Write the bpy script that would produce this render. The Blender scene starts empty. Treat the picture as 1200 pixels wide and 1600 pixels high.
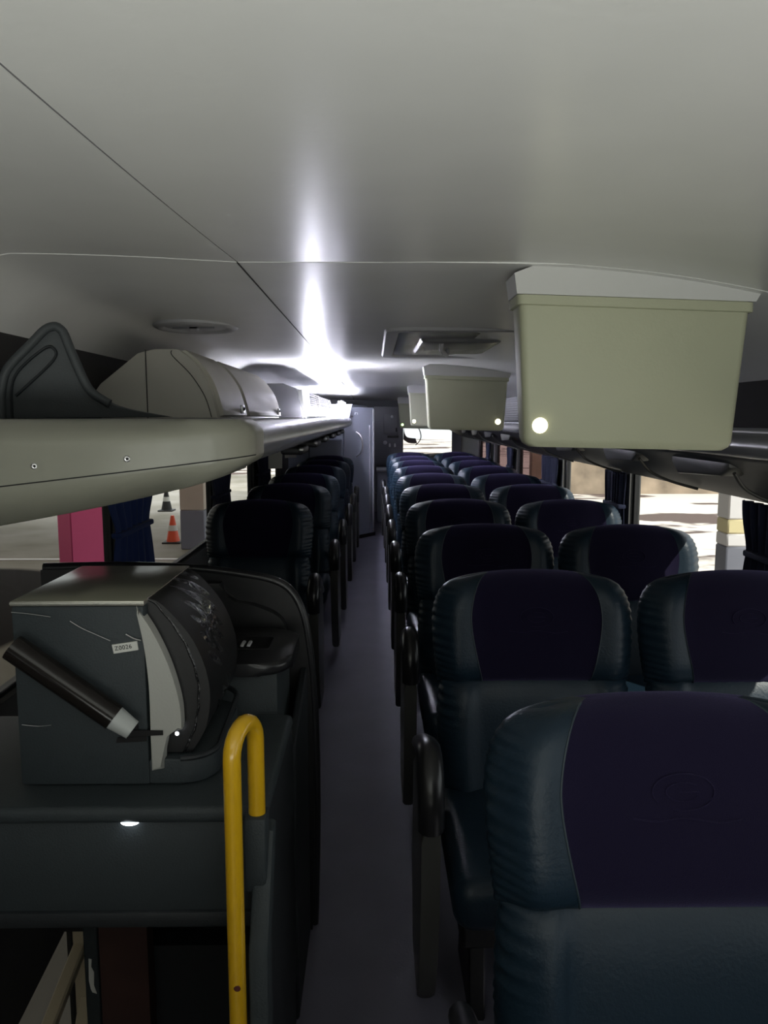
import bpy, bmesh, math, random
from mathutils import Vector, Matrix
random.seed(7)
C = bpy.context.scene.collection
scene = bpy.context.scene

# ------------------------------------------------------------------ camera
cam_data = bpy.data.cameras.new('camera')
cam = bpy.data.objects.new('camera', cam_data); C.objects.link(cam)
cam.location = (0, 0, 1.5)
PITCH = math.atan(148 / 1200); YAW = math.atan(15 / 1200)
cam.rotation_euler = (math.pi / 2 - PITCH, 0, -YAW)
cam_data.sensor_fit = 'VERTICAL'; cam_data.sensor_height = 32.0; cam_data.lens = 24.0   # f = 1200 px of 1600
cam_data.clip_start = 0.02; cam_data.clip_end = 400
scene.camera = cam

# ------------------------------------------------------------------ view, world, lights
vs = scene.view_settings
vs.view_transform = 'Standard'; vs.look = 'None'; vs.gamma = 1; vs.use_curve_mapping = False
vs.exposure = 0.0
world = bpy.data.worlds.new('sky'); scene.world = world; world.use_nodes = True
wn = world.node_tree.nodes; wl = world.node_tree.links
bg = wn['Background']
bg.inputs[0].default_value = (0.93, 0.95, 1.0, 1); bg.inputs[1].default_value = 1.5

def lamp(name, kind, loc, rot, energy, color, size=None, size_y=None, spread=None):
    d = bpy.data.lights.new(name, kind); d.energy = energy; d.color = color
    if kind == 'AREA':
        d.shape = 'RECTANGLE'; d.size = size; d.size_y = size_y or size
        if spread: d.spread = spread
    o = bpy.data.objects.new(name, d); C.objects.link(o)
    o.location = loc; o.rotation_euler = rot
    return o
sun = lamp('sun', 'SUN', (20, 0, 30), (math.radians(35), math.radians(38), 0), 5.0, (1.0, 0.95, 0.88))
sun.data.angle = math.radians(0.6)
R90 = math.pi / 2
# daylight entering through the windscreen behind the camera
lamp('windscreen_daylight', 'AREA', (0.15, -1.2, 0.85), (R90 + math.radians(50), 0, 0), 22.0, (0.97, 1.0, 0.93), 2.0, 0.6, math.radians(110))
# added area lights that brighten the garage left of the bus
lamp('garage_fill', 'AREA', (-9, 14, 3.6), (0, 0, 0), 260, (1.0, 0.95, 0.86), 8, 14)
lamp('garage_fill', 'AREA', (-9, 34, 3.6), (0, 0, 0), 1500, (0.95, 0.96, 1.0), 8, 14)

# ------------------------------------------------------------------ materials
def mat(name, col, rough=0.6, metal=0.0, bump=0.0, bscale=200.0, var=0.0, vscale=6.0, spec=0.5, coat=0.0, sheen=0.0, emis=None, estr=0.0, alpha=1.0):
    m = bpy.data.materials.new(name); m.use_nodes = True
    nt = m.node_tree; N = nt.nodes; L = nt.links
    b = N['Principled BSDF']
    b.inputs['Base Color'].default_value = (*col, 1)
    b.inputs['Roughness'].default_value = rough
    b.inputs['Metallic'].default_value = metal
    b.inputs['Specular IOR Level'].default_value = spec
    b.inputs['Coat Weight'].default_value = coat
    b.inputs['Sheen Weight'].default_value = sheen
    if emis:
        b.inputs['Emission Color'].default_value = (*emis, 1); b.inputs['Emission Strength'].default_value = estr
    tc = N.new('ShaderNodeTexCoord')
    if bump:
        n = N.new('ShaderNodeTexNoise'); n.inputs['Scale'].default_value = bscale; n.inputs['Detail'].default_value = 4
        bp = N.new('ShaderNodeBump'); bp.inputs['Strength'].default_value = bump; bp.inputs['Distance'].default_value = 0.002
        L.new(tc.outputs['Object'], n.inputs['Vector']); L.new(n.outputs['Fac'], bp.inputs['Height']); L.new(bp.outputs['Normal'], b.inputs['Normal'])
    if var:
        n2 = N.new('ShaderNodeTexNoise'); n2.inputs['Scale'].default_value = vscale; n2.inputs['Detail'].default_value = 6
        mx = N.new('ShaderNodeMixRGB'); mx.inputs[1].default_value = tuple(c * (1 - var) for c in col) + (1,)
        mx.inputs[2].default_value = tuple(min(1, c * (1 + var)) for c in col) + (1,)
        L.new(tc.outputs['Object'], n2.inputs['Vector']); L.new(n2.outputs['Fac'], mx.inputs[0]); L.new(mx.outputs[0], b.inputs['Base Color'])
    return m

M = {}
M['ceiling'] = mat('ceiling_plastic', (0.82, 0.82, 0.80), 0.30, bump=0.15, bscale=60, var=0.05)
M['ceiling2'] = mat('ceiling_panel_plastic', (0.46, 0.46, 0.46), 0.42, bump=0.15, bscale=60, var=0.05)
M['seam'] = mat('dark_seam', (0.02, 0.02, 0.02), 0.7)
M['white_edge'] = mat('white_edge', (0.8, 0.8, 0.78), 0.5)
M['rack'] = mat('rack_beige_plastic', (0.28, 0.28, 0.23), 0.30, bump=0.1, bscale=90, var=0.06)
M['rack_grey'] = mat('rack_grey_plastic', (0.22, 0.22, 0.23), 0.25, bump=0.1, bscale=90)
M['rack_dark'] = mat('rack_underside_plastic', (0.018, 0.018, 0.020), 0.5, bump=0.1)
M['cabinet'] = mat('cabinet_beige_plastic', (0.66, 0.64, 0.57), 0.5, bump=0.15, var=0.05)
M['monitor'] = mat('monitor_housing_plastic', (0.47, 0.48, 0.34), 0.5, bump=0.2, bscale=150, var=0.03)
M['monitor_cap'] = mat('monitor_cap_plastic', (0.62, 0.62, 0.60), 0.5, bump=0.1)
M['wall'] = mat('wall_grey_laminate', (0.10, 0.10, 0.10), 0.8, bump=0.3, bscale=300, var=0.1)
M['wall_dark'] = mat('wall_dark_carpet', (0.035, 0.033, 0.033), 0.95, bump=0.5, bscale=300)
M['floor'] = mat('aisle_floor_vinyl', (0.13, 0.125, 0.165), 0.6, bump=0.3, bscale=120, var=0.18, vscale=5)
M['leather'] = mat('teal_leather', (0.009, 0.021, 0.035), 0.40, spec=0.32, bump=0.35, bscale=160, var=0.12, vscale=9)
M['fabric'] = mat('purple_fabric', (0.007, 0.005, 0.019), 0.95, bump=0.5, bscale=700, sheen=0.22, spec=0.15)
M['fabric'].node_tree.nodes['Principled BSDF'].inputs['Sheen Tint'].default_value = (0.5, 0.45, 0.95, 1)
M['piping'] = mat('seam_piping', (0.025, 0.04, 0.05), 0.5)
M['shell'] = mat('black_plastic', (0.008, 0.008, 0.009), 0.45, bump=0.1)
M['armpad'] = mat('armrest_black_rubber', (0.015, 0.015, 0.017), 0.28)
M['armpanel'] = mat('armrest_grey_plastic', (0.06, 0.06, 0.056), 0.4, bump=0.1)
M['console'] = mat('console_blue_grey', (0.024, 0.032, 0.036), 0.62, bump=0.35, bscale=260, var=0.12, vscale=30)
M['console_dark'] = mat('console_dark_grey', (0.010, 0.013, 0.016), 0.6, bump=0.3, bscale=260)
M['fin'] = mat('partition_grey', (0.055, 0.062, 0.066), 0.6, bump=0.3)
M['steel'] = mat('machine_top_steel', (0.80, 0.79, 0.70), 0.22, metal=0.9, var=0.05)
M['trim_white'] = mat('machine_white_trim', (0.40, 0.40, 0.37), 0.5, bump=0.2)
M['wrap'] = mat('plastic_wrapped_black', (0.012, 0.012, 0.014), 0.10, bump=1.0, bscale=28, coat=0.6)
for n_ in M['wrap'].node_tree.nodes:
    if n_.type == 'BUMP': n_.inputs['Distance'].default_value = 0.02
    if n_.type == 'TEX_NOISE': n_.inputs['Distortion'].default_value = 2.0; n_.inputs['Detail'].default_value = 2
M['tube'] = mat('cup_tube_dark', (0.010, 0.008, 0.007), 0.16, coat=0.0, spec=0.35)
M['cup'] = mat('white_cup', (0.42, 0.44, 0.43), 0.4)
M['yellow'] = mat('yellow_enamel', (0.62, 0.36, 0.008), 0.28, coat=0.4, var=0.06, vscale=25)
M['rust'] = mat('bare_chip', (0.08, 0.015, 0.01), 0.8)
M['curtain'] = mat('blue_curtain', (0.012, 0.03, 0.13), 0.9, bump=0.3, bscale=500, sheen=0.1)
M['curtain_dark'] = mat('navy_curtain', (0.010, 0.014, 0.04), 0.9, bump=0.3, bscale=500)
M['cabin'] = mat('cabin_grey_blue', (0.40, 0.43, 0.50), 0.5, bump=0.1, var=0.04)
M['cabin_dark'] = mat('cabin_dark_grey', (0.17, 0.17, 0.19), 0.55)
M['light_grey'] = mat('light_grey_plastic', (0.50, 0.50, 0.52), 0.4)
M['metal'] = mat('brushed_metal', (0.6, 0.6, 0.6), 0.3, metal=1.0)
M['paper'] = mat('white_paper', (0.62, 0.62, 0.58), 0.8)
M['ink'] = mat('black_ink', (0.01, 0.01, 0.01), 0.8)
M['tape'] = mat('black_tape', (0.006, 0.006, 0.007), 0.35)
M['brown'] = mat('decal_brown', (0.20, 0.15, 0.14), 0.7)
M['wood'] = mat('stairwell_brown', (0.05, 0.022, 0.018), 0.7, var=0.5, vscale=9)
M['beige_trim'] = mat('beige_door_trim', (0.55, 0.47, 0.33), 0.5, var=0.1)
M['pink'] = mat('pink_column_paint', (0.80, 0.10, 0.27), 0.6, var=0.08, vscale=1.5)
M['col_top'] = mat('column_beige_paint', (0.42, 0.36, 0.30), 0.8, var=0.15, vscale=2)
M['col_grey'] = mat('column_grey_paint', (0.16, 0.165, 0.20), 0.8, var=0.15, vscale=2)
M['col_white'] = mat('column_white_paint', (0.62, 0.60, 0.60), 0.8, var=0.05)
M['col_yellow'] = mat('column_yellow_band', (0.60, 0.52, 0.30), 0.8)
M['cone'] = mat('cone_orange', (0.75, 0.10, 0.04), 0.5)
M['cone_dark'] = mat('cone_foot', (0.03, 0.03, 0.03), 0.8)
M['facade'] = mat('distant_facade', (0.30, 0.24, 0.18), 0.9, var=0.95, vscale=0.9)
M['canopy'] = mat('canopy_concrete', (0.35, 0.34, 0.32), 0.9)
M['lamp_strip'] = mat('lamp_diffuser', (0.9, 0.9, 0.95), 0.5, emis=(0.86, 0.86, 1.0), estr=330)
M['louvre'] = mat('louvre_grey_plastic', (0.045, 0.045, 0.048), 0.5)
M['fill_soft'] = mat('ceiling_fill_diffuser', (0.9, 0.9, 0.95), 0.5, emis=(0.80, 0.80, 1.0), estr=95)  # glow of the added rear ceiling fill strips
M['lamp_cover'] = mat('lamp_cover', (0.9, 0.9, 0.95), 0.5, emis=(0.86, 0.86, 1.0), estr=2.5)
M['lamp_warm'] = mat('lamp_warm', (0.9, 0.9, 0.8), 0.5, emis=(1.0, 0.93, 0.62), estr=5)
M['lamp_green'] = mat('lamp_green', (0.9, 0.9, 0.8), 0.5, emis=(0.55, 1.0, 0.35), estr=3)
M['lamp_cold'] = mat('lamp_cold', (0.9, 0.9, 0.9), 0.5, emis=(0.9, 0.95, 1.0), estr=6)

def glass_mat(name, tint, gloss=0.08):
    m = bpy.data.materials.new(name); m.use_nodes = True
    nt = m.node_tree; N = nt.nodes; L = nt.links; N.clear()
    out = N.new('ShaderNodeOutputMaterial'); t = N.new('ShaderNodeBsdfTransparent'); t.inputs[0].default_value = (*tint, 1)
    g = N.new('ShaderNodeBsdfGlossy'); g.inputs['Roughness'].default_value = 0.03
    mx = N.new('ShaderNodeMixShader'); mx.inputs[0].default_value = gloss
    L.new(t.outputs[0], mx.inputs[1]); L.new(g.outputs[0], mx.inputs[2]); L.new(mx.outputs[0], out.inputs[0])
    return m
M['glass'] = glass_mat('tinted_window_glass', (0.90, 0.92, 0.90), 0.03)
M['glass_dim'] = glass_mat('dark_tint_glass', (0.40, 0.34, 0.34), 0.05)  # darker pinkish tint for the far right panes
M['film'] = glass_mat('clear_film', (0.93, 0.93, 0.93), 0.10)

def ground_mat(name, c1, c2, scale, lo, hi, dark_ellipse=None, squash=1.0):
    m = bpy.data.materials.new(name); m.use_nodes = True
    nt = m.node_tree; N = nt.nodes; L = nt.links; b = N['Principled BSDF']; b.inputs['Roughness'].default_value = 0.95; b.inputs['Specular IOR Level'].default_value = 0.08
    tc = N.new('ShaderNodeTexCoord'); mp = N.new('ShaderNodeMapping'); mp.inputs['Scale'].default_value = (1, squash, 1)
    n = N.new('ShaderNodeTexNoise'); n.inputs['Scale'].default_value = scale; n.inputs['Detail'].default_value = 5
    r = N.new('ShaderNodeValToRGB'); r.color_ramp.elements[0].position = lo; r.color_ramp.elements[1].position = hi
    r.color_ramp.elements[0].color = (*c1, 1); r.color_ramp.elements[1].color = (*c2, 1)
    L.new(tc.outputs['Object'], mp.inputs[0]); L.new(mp.outputs[0], n.inputs['Vector']); L.new(n.outputs['Fac'], r.inputs[0])
    last = r.outputs[0]
    if dark_ellipse:  # dark ellipse mixed into the ground colour
        cx, cy, rx, ry, col = dark_ellipse
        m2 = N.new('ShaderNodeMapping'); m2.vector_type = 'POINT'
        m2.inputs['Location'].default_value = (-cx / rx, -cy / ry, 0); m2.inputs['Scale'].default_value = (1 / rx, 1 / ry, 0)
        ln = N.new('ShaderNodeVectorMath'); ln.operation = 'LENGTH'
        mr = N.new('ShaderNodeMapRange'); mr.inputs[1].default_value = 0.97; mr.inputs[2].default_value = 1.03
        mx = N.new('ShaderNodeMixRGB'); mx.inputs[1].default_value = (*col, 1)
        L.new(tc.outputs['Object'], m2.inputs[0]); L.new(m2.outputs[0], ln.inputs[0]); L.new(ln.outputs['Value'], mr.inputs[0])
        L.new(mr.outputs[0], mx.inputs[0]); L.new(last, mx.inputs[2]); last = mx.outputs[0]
    L.new(last, b.inputs['Base Color'])
    return m
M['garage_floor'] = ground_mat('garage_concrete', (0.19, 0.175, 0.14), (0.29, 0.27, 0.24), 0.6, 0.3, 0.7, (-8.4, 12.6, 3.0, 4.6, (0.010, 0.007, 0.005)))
M['asphalt'] = ground_mat('yard_asphalt', (0.15, 0.115, 0.105), (0.75, 0.69, 0.63), 0.20, 0.44, 0.47, None, 1.8)

# ------------------------------------------------------------------ mesh helpers
def smooth(o, angle=40):
    me = o.data
    for p in me.polygons: p.use_smooth = True
    me.update()
    try: me.set_sharp_from_angle(angle=math.radians(angle))
    except Exception: pass

def obj(name, bm, m, parent=None, sm=True, angle=40):
    me = bpy.data.meshes.new(name)
    bmesh.ops.recalc_face_normals(bm, faces=bm.faces)
    bm.to_mesh(me); bm.free()
    me.materials.append(M[m] if isinstance(m, str) else m)
    o = bpy.data.objects.new(name, me); C.objects.link(o)
    if parent: o.parent = parent
    if sm: smooth(o, angle)
    return o

def thing(name, label, cat, loc=(0, 0, 0), rotz=0, group=None):
    o = bpy.data.objects.new(name, None); C.objects.link(o)
    o.location = loc; o.rotation_euler = (0, 0, rotz); o.empty_display_size = 0.1
    return tag(o, label, cat, group)
def tag(o, label, cat, group=None):
    o['label'] = label; o['category'] = cat
    if group: o['group'] = group
    return o
def struct(o, label=None):
    o['kind'] = 'structure'
    if label: o['label'] = label
    return o
def dup(root, loc, label, rotz=None):
    r = root.copy(); C.objects.link(r); r.location = loc; r['label'] = label
    if rotz is not None: r.rotation_euler = (0, 0, rotz)
    for ch in list(root.children):
        c = ch.copy(); C.objects.link(c); c.parent = r
        for g in list(ch.children):
            d = g.copy(); C.objects.link(d); d.parent = c
    return r

def B(): return bmesh.new()
def box(bm, x0, x1, y0, y1, z0, z1, bev=0.0, seg=2):
    r = bmesh.ops.create_cube(bm, size=1.0)
    vs_ = r['verts']
    for v in vs_:
        v.co = Vector(((x0 + x1) / 2 + v.co.x * (x1 - x0), (y0 + y1) / 2 + v.co.y * (y1 - y0), (z0 + z1) / 2 + v.co.z * (z1 - z0)))
    if bev:
        es = list({e for v in vs_ for e in v.link_edges})
        bmesh.ops.bevel(bm, geom=es, offset=bev, segments=seg, affect='EDGES', profile=0.5)
    return bm
def prism(bm, pts, axis, a, b, bev=0.0, seg=2):
    """polygon pts in the plane normal to axis, extruded from a to b"""
    def P(p, t):
        if axis == 'y': return (p[0], t, p[1])
        if axis == 'x': return (t, p[0], p[1])
        return (p[0], p[1], t)
    va = [bm.verts.new(P(p, a)) for p in pts]; vb = [bm.verts.new(P(p, b)) for p in pts]
    n = len(pts)
    fa = bm.faces.new(va); fb = bm.faces.new(vb[::-1])
    for i in range(n): bm.faces.new((va[i], vb[i], vb[(i + 1) % n], va[(i + 1) % n]))
    if bev:
        es = list(fa.edges) + list(fb.edges)
        bmesh.ops.bevel(bm, geom=es, offset=bev, segments=seg, affect='EDGES', profile=0.5)
    return bm
def tube(bm, pts, r, seg=12, cap=True, flat=1.0):
    pts = [Vector(p) for p in pts]
    n = len(pts); rings = []
    rr = r if isinstance(r, (list, tuple)) else [r] * n
    up = None
    for i, p in enumerate(pts):
        t = (pts[min(i + 1, n - 1)] - pts[max(i - 1, 0)]).normalized()
        if up is None:
            up = Vector((0, 0, 1)) if abs(t.z) < 0.9 else Vector((0, 1, 0))
        s = t.cross(up).normalized(); up = s.cross(t).normalized()
        rings.append([bm.verts.new(p + s * math.cos(a) * rr[i] + up * math.sin(a) * rr[i] * flat) for a in [2 * math.pi * k / seg for k in range(seg)]])
    for i in range(n - 1):
        for k in range(seg):
            bm.faces.new((rings[i][k], rings[i][(k + 1) % seg], rings[i + 1][(k + 1) % seg], rings[i + 1][k]))
    if cap:
        bm.faces.new(rings[0][::-1]); bm.faces.new(rings[-1])
    return bm
def cyl(bm, p0, p1, r0, r1=None, seg=24):
    return tube(bm, [p0, p1], [r0, r0 if r1 is None else r1], seg)
def disc_dome(bm, c, r, h, axis, seg=28, rings=5):
    """shallow dome bulging along axis (vector)"""
    ax = Vector(axis).normalized(); u = ax.orthogonal().normalized(); w = ax.cross(u)
    c = Vector(c); top = bm.verts.new(c + ax * h); prev = None
    for j in range(1, rings + 1):
        a = j / rings * math.pi / 2
        ring = [bm.verts.new(c + ax * h * math.cos(a) + (u * math.cos(t) + w * math.sin(t)) * r * math.sin(a)) for t in [2 * math.pi * k / seg for k in range(seg)]]
        for k in range(seg):
            if prev is None: bm.faces.new((top, ring[k], ring[(k + 1) % seg]))
            else: bm.faces.new((prev[k], ring[k], ring[(k + 1) % seg], prev[(k + 1) % seg]))
        prev = ring
    bm.faces.new(prev)
    return bm
def grid(bm, f, ua, va):
    vv = [[bm.verts.new(f(u, v)) for u in ua] for v in va]
    for j in range(len(va) - 1):
        for i in range(len(ua) - 1):
            bm.faces.new((vv[j][i], vv[j][i + 1], vv[j + 1][i + 1], vv[j + 1][i]))
    return vv
def arc(cx, cy, r, a0, a1, n, ry=None):
    ry = r if ry is None else ry
    return [(cx + r * math.cos(math.radians(a0 + (a1 - a0) * i / n)), cy + ry * math.sin(math.radians(a0 + (a1 - a0) * i / n))) for i in range(n + 1)]
def cat(p, n=6):
    """Catmull-Rom through points"""
    out = []
    for i in range(len(p) - 1):
        a = p[max(i - 1, 0)]; b = p[i]; c = p[i + 1]; d = p[min(i + 2, len(p) - 1)]
        for k in range(n):
            t = k / n
            out.append(tuple(0.5 * (2 * b[q] + (c[q] - a[q]) * t + (2 * a[q] - 5 * b[q] + 4 * c[q] - d[q]) * t * t + (3 * b[q] - a[q] - 3 * c[q] + d[q]) * t ** 3) for q in range(len(b))))
    out.append(tuple(p[-1])); return out

# ================================================================== THE SETTING
GZ = -1.9
WL, WR = -1.05, 1.38
YF, YR = -1.4, 12.3
# floor (hole over the stairwell)
bm = B()
box(bm, -0.25, WR, YF, YR, -0.06, 0)
box(bm, WL, -0.79, 2.62, YR, -0.06, 0); box(bm, -0.79, -0.25, 2.05, YR, -0.06, 0)
struct(obj('floor', bm, 'floor', sm=False), 'blue-grey vinyl aisle floor')
# ceiling
def ceil_z(x):
    if x < -0.32: 
        k = (-0.32 - x) / 0.73
        return 1.86 + 0.018 * math.sin(min(k, 0.75) / 0.75 * math.pi * 0.5) - (0.16 * ((k - 0.72) / 0.28) ** 2 if k > 0.72 else 0)
    if x > 0.30:
        k = (x - 0.30) / 1.08
        return 1.86 - 0.19 * k ** 2.0 - (0.05 * ((k - .8) / .2) ** 2 if k > .8 else 0)
    return 1.86
def front_lift(y):
    k = max(0.0, min(1.0, (y - 0.3) / 1.56))
    return -0.07 + 0.071 * k ** 1.4
def drop(y):
    k = max(0.0, (y - 8.0) / 4.3)
    return -0.09 * k * k
xs = [WL + (WR - WL) * i / 60 for i in range(61)]
bm = B()
ysf = [YF + (1.86 - YF) * i / 50 for i in range(51)]
grid(bm, lambda x, y: (x, y, ceil_z(x) + front_lift(y)), xs, ysf)
ysb = [1.86 + (YR - 1.86) * i / 50 for i in range(51)]
grid(bm, lambda x, y: (x, y, ceil_z(x) + drop(y)), xs, ysb)
# small step joining both panels
grid(bm, lambda x, v: (x, 1.86, ceil_z(x) + 0.001 * v), xs, [0, 1])
r = bmesh.ops.remove_doubles(bm, verts=bm.verts, dist=1e-5)
co = obj('ceiling', bm, 'ceiling', sm=True, angle=25); struct(co, 'pale grey moulded ceiling panels')
bm = B(); box(bm, WL - .05, WR + .05, YF, YR + .05, 2.0, 2.06)
struct(obj('trim_1', bm, 'canopy', sm=False), 'outer roof skin above the ceiling')
# seams
bm = B()
tube(bm, [(-0.32, y, ceil_z(-0.32) + drop(y) - 0.0005) for y in ysb], 0.0022, 6)
struct(obj('trim_2', bm, 'seam'), 'dark joint running along the ceiling')
bm = B()
tube(bm, [(-0.32, y, ceil_z(-0.32) + front_lift(y) + 0.001) for y in ysf], 0.0016, 6)
struct(obj('trim_3', bm, 'rack_grey'), 'faint joint in the front ceiling panel')
bm = B()
tube(bm, [(x, 1.856, ceil_z(x) + 0.001) for x in xs if -0.95 < x < -0.45], 0.0016, 6)
struct(obj('trim_4', bm, 'white_edge'), 'white edge of the cross joint on the left')
bm = B()
prism(bm, [(0.02, 1.8605), (0.25, 1.861), (0.38, 1.8625), (0.52, 1.871), (0.72, 1.852), (0.5, 1.8545), (0.25, 1.8585)], 'y', 1.853, 1.858)
struct(obj('trim_5', bm, 'white_edge'), 'white sliver of the cross joint edge')

# walls: each side a lower panel, upper band and pillars between windows
WZ0, WZ1 = 0.70, 1.42
LP = [(-1.4, -0.9), (0.35, 0.6), (3.12, 3.40), (5.05, 5.45), (6.7, 7.3), (8.6, 12.3)]     # left pillars
RP = [(-1.4, -0.9), (0.8, 1.0), (2.45, 2.62), (4.12, 4.32), (5.6, 6.3), (7.42, 7.75), (8.8, 9.2), (10.2, 12.3)]
def side_wall(name, x0, x1, pillars, y_hole=None):
    bm = B()
    if y_hole is None:
        box(bm, x0, x1, YF, YR, -0.3, WZ0)
    else:
        box(bm, x0, x1, YF, y_hole[0], -0.3, WZ0); box(bm, x0, x1, y_hole[1], YR, -0.3, WZ0)
        box(bm, x0, x1, y_hole[0], y_hole[1], 0.30, WZ0)
    box(bm, x0, x1, YF, YR, WZ1, 2.0)
    for a, b in pillars: box(bm, x0, x1, a, b, WZ0, WZ1)
    return struct(obj(name, bm, 'wall', sm=False))
side_wall('wall_left', WL - 0.06, WL, LP, (1.3, 2.9))
side_wall('wall_right', WR, WR + 0.06, RP)
# dark carpet lining of upper walls above the racks
bm = B(); box(bm, WL, WL + 0.012, YF, 9.3, 1.43, 1.78)
struct(obj('trim_6', bm, 'wall_dark', sm=False), 'dark lining of the left wall above the rack')
bm = B(); box(bm, WR - 0.012, WR, YF, YR, 1.43, 1.66)
struct(obj('trim_7', bm, 'wall_dark', sm=False), 'dark lining of the right wall above the rack')
# front wall with windscreen opening
bm = B()
box(bm, WL, WR, YF - 0.06, YF, -0.3, 0.55); box(bm, WL, WR, YF - 0.06, YF, 1.72, 2.0)
box(bm, WL, WL + 0.12, YF - 0.06, YF, 0.55, 1.72); box(bm, WR - 0.12, WR, YF - 0.06, YF, 0.55, 1.72)
struct(obj('wall_front', bm, 'wall', sm=False))
wn_i = [0]
def window(x, x2, y0, y1, z0, z1, glass, side):
    """a window in a side wall (frame + pane)"""
    wn_i[0] += 1
    bm = B(); t = 0.018
    for (a, b, c, d) in ((y0, y0 + t, z0, z1), (y1 - t, y1, z0, z1), (y0 + t, y1 - t, z0, z0 + t), (y0 + t, y1 - t, z1 - t, z1)):
        box(bm, x, x2, a, b, c, d, 0.003, 1)
    f = obj('window_%d' % wn_i[0], bm, 'shell'); struct(f, '%s side window with black rubber frame' % side)
    bm = B(); xm = (x + x2) / 2
    box(bm, xm - 0.002, xm + 0.002, y0 + t, y1 - t, z0 + t, z1 - t)
    obj('pane', bm, glass, f, sm=False)
for i in range(len(LP) - 1): window(WL - 0.05, WL - 0.02, LP[i][1], LP[i + 1][0], WZ0, WZ1, 'glass', 'left')
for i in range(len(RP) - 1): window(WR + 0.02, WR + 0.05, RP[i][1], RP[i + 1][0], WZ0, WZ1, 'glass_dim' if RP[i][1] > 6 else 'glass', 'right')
bm = B(); t = 0.03
for (a, b, c, d) in ((WL + .12, WL + .12 + t, .55, 1.72), (WR - .12 - t, WR - .12, .55, 1.72), (WL + .12 + t, WR - .12 - t, .55, .55 + t), (WL + .12 + t, WR - .12 - t, 1.72 - t, 1.72)):
    box(bm, a, b, YF - .05, YF - .02, c, d)
f = obj('window_%d' % 90, bm, 'shell'); struct(f, 'windscreen behind the camera')
bm = B(); box(bm, WL + .15, WR - .15, YF - .037, YF - .033, .58, 1.69); obj('pane', bm, 'glass', f, sm=False)

# rear wall with window on the right
RX0, RX1, RZ0, RZ1 = 0.44, 1.26, 0.90, 1.46
bm = B()
box(bm, WL, RX0, YR, YR + .06, -0.06, 2.0); box(bm, RX1, WR, YR, YR + .06, -0.06, 2.0)
box(bm, RX0, RX1, YR, YR + .06, -0.06, RZ0); box(bm, RX0, RX1, YR, YR + .06, RZ1, 2.0)
struct(obj('wall_rear', bm, 'cabin_dark', sm=False))
bm = B(); t = 0.02
for (a, b, c, d) in ((RX0, RX0 + t, RZ0, RZ1), (RX1 - t, RX1, RZ0, RZ1), (RX0 + t, RX1 - t, RZ0, RZ0 + t), (RX0 + t, RX1 - t, RZ1 - t, RZ1)):
    box(bm, a, b, YR + .01, YR + .05, c, d)
rw = obj('window_91', bm, 'cabin_dark'); struct(rw, 'rear window with a painted swoosh on the glass')
bm = B(); box(bm, RX0 + t, RX1 - t, YR + .03, YR + .034, RZ0 + t, RZ1 - t); obj('pane', bm, 'glass', rw, sm=False)
# painted marks on the rear glass
sw = cat([(0.470, 1.38), (0.48, 1.27), (0.51, 1.20), (0.56, 1.175), (0.66, 1.165)], 5) + [(0.685, 1.085)] + cat([(0.685, 1.085), (0.60, 1.085), (0.53, 1.10), (0.462, 1.15)], 5)
bm = B(); prism(bm, sw, 'y', YR + .026, YR + .029); s_ = obj('window_decal', bm, 'brown', rw, sm=False); s_['label'] = 'brown painted swoosh on the rear glass'
bm = B(); tube(bm, [(x, YR + .027, z) for x, z in cat([(0.58, 1.44), (0.66, 1.39), (0.72, 1.30), (0.745, 1.20), (0.72, 1.12), (0.66, 1.06)], 6)], 0.009, 6); obj('window_decal', bm, 'brown', rw)['label'] = 'thin brown painted curve on the rear glass'

# ================================================================== LUGGAGE RACKS
# left rack: swept wedge section with a rounded closed front end
lt = thing('luggage_rack', 'long pale overhead luggage rack on the left above the single seats', 'luggage rack', (0, 0, 1.4))
def lrack_sec(z_shift=0):
    # section (x, z) from wall bottom round lip to wall top, z relative to rack origin 1.4
    low = cat([(WL, -0.180), (-0.90, -0.152), (-0.66, -0.104), (-0.44, -0.045), (-0.33, -0.012)], 4)
    lip = arc(-0.315, 0.042, 0.052, -80, 80, 10, 0.053)
    top = [(-0.36, 0.095), (WL, 0.095)]
    return low, lip, top
low, lip, top = lrack_sec()
# body: rear part dark underside, lip shiny grey
bm = B()
def sweep(bm, sec, ys):
    rings = [[bm.verts.new((x, y, z)) for x, z in sec] for y in ys]
    for j in range(len(ys) - 1):
        for i in range(len(sec) - 1): bm.faces.new((rings[j][i], rings[j][i + 1], rings[j + 1][i + 1], rings[j + 1][i]))
    return rings
yr_ = [1.72, 3, 5, 7, 9.2]
rg = sweep(bm, low + [(-0.33, -0.0), (-0.36, 0.08), (WL, 0.08)], yr_); bm.faces.new(rg[-1])
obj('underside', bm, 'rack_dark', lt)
bm = B(); rg = sweep(bm, lip + [(-0.345, 0.085), (-0.345, 0.0)], [1.70, 3, 5, 7, 9.2]); bm.faces.new(rg[-1]); bm.faces.new(rg[0][::-1])
obj('front_lip', bm, 'rack_grey', lt)
bm = B(); box(bm, WL, -0.33, 1.72, 9.2, 0.080, 0.096, 0.002, 1); obj('shelf_board', bm, 'light_grey', lt)
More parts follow.
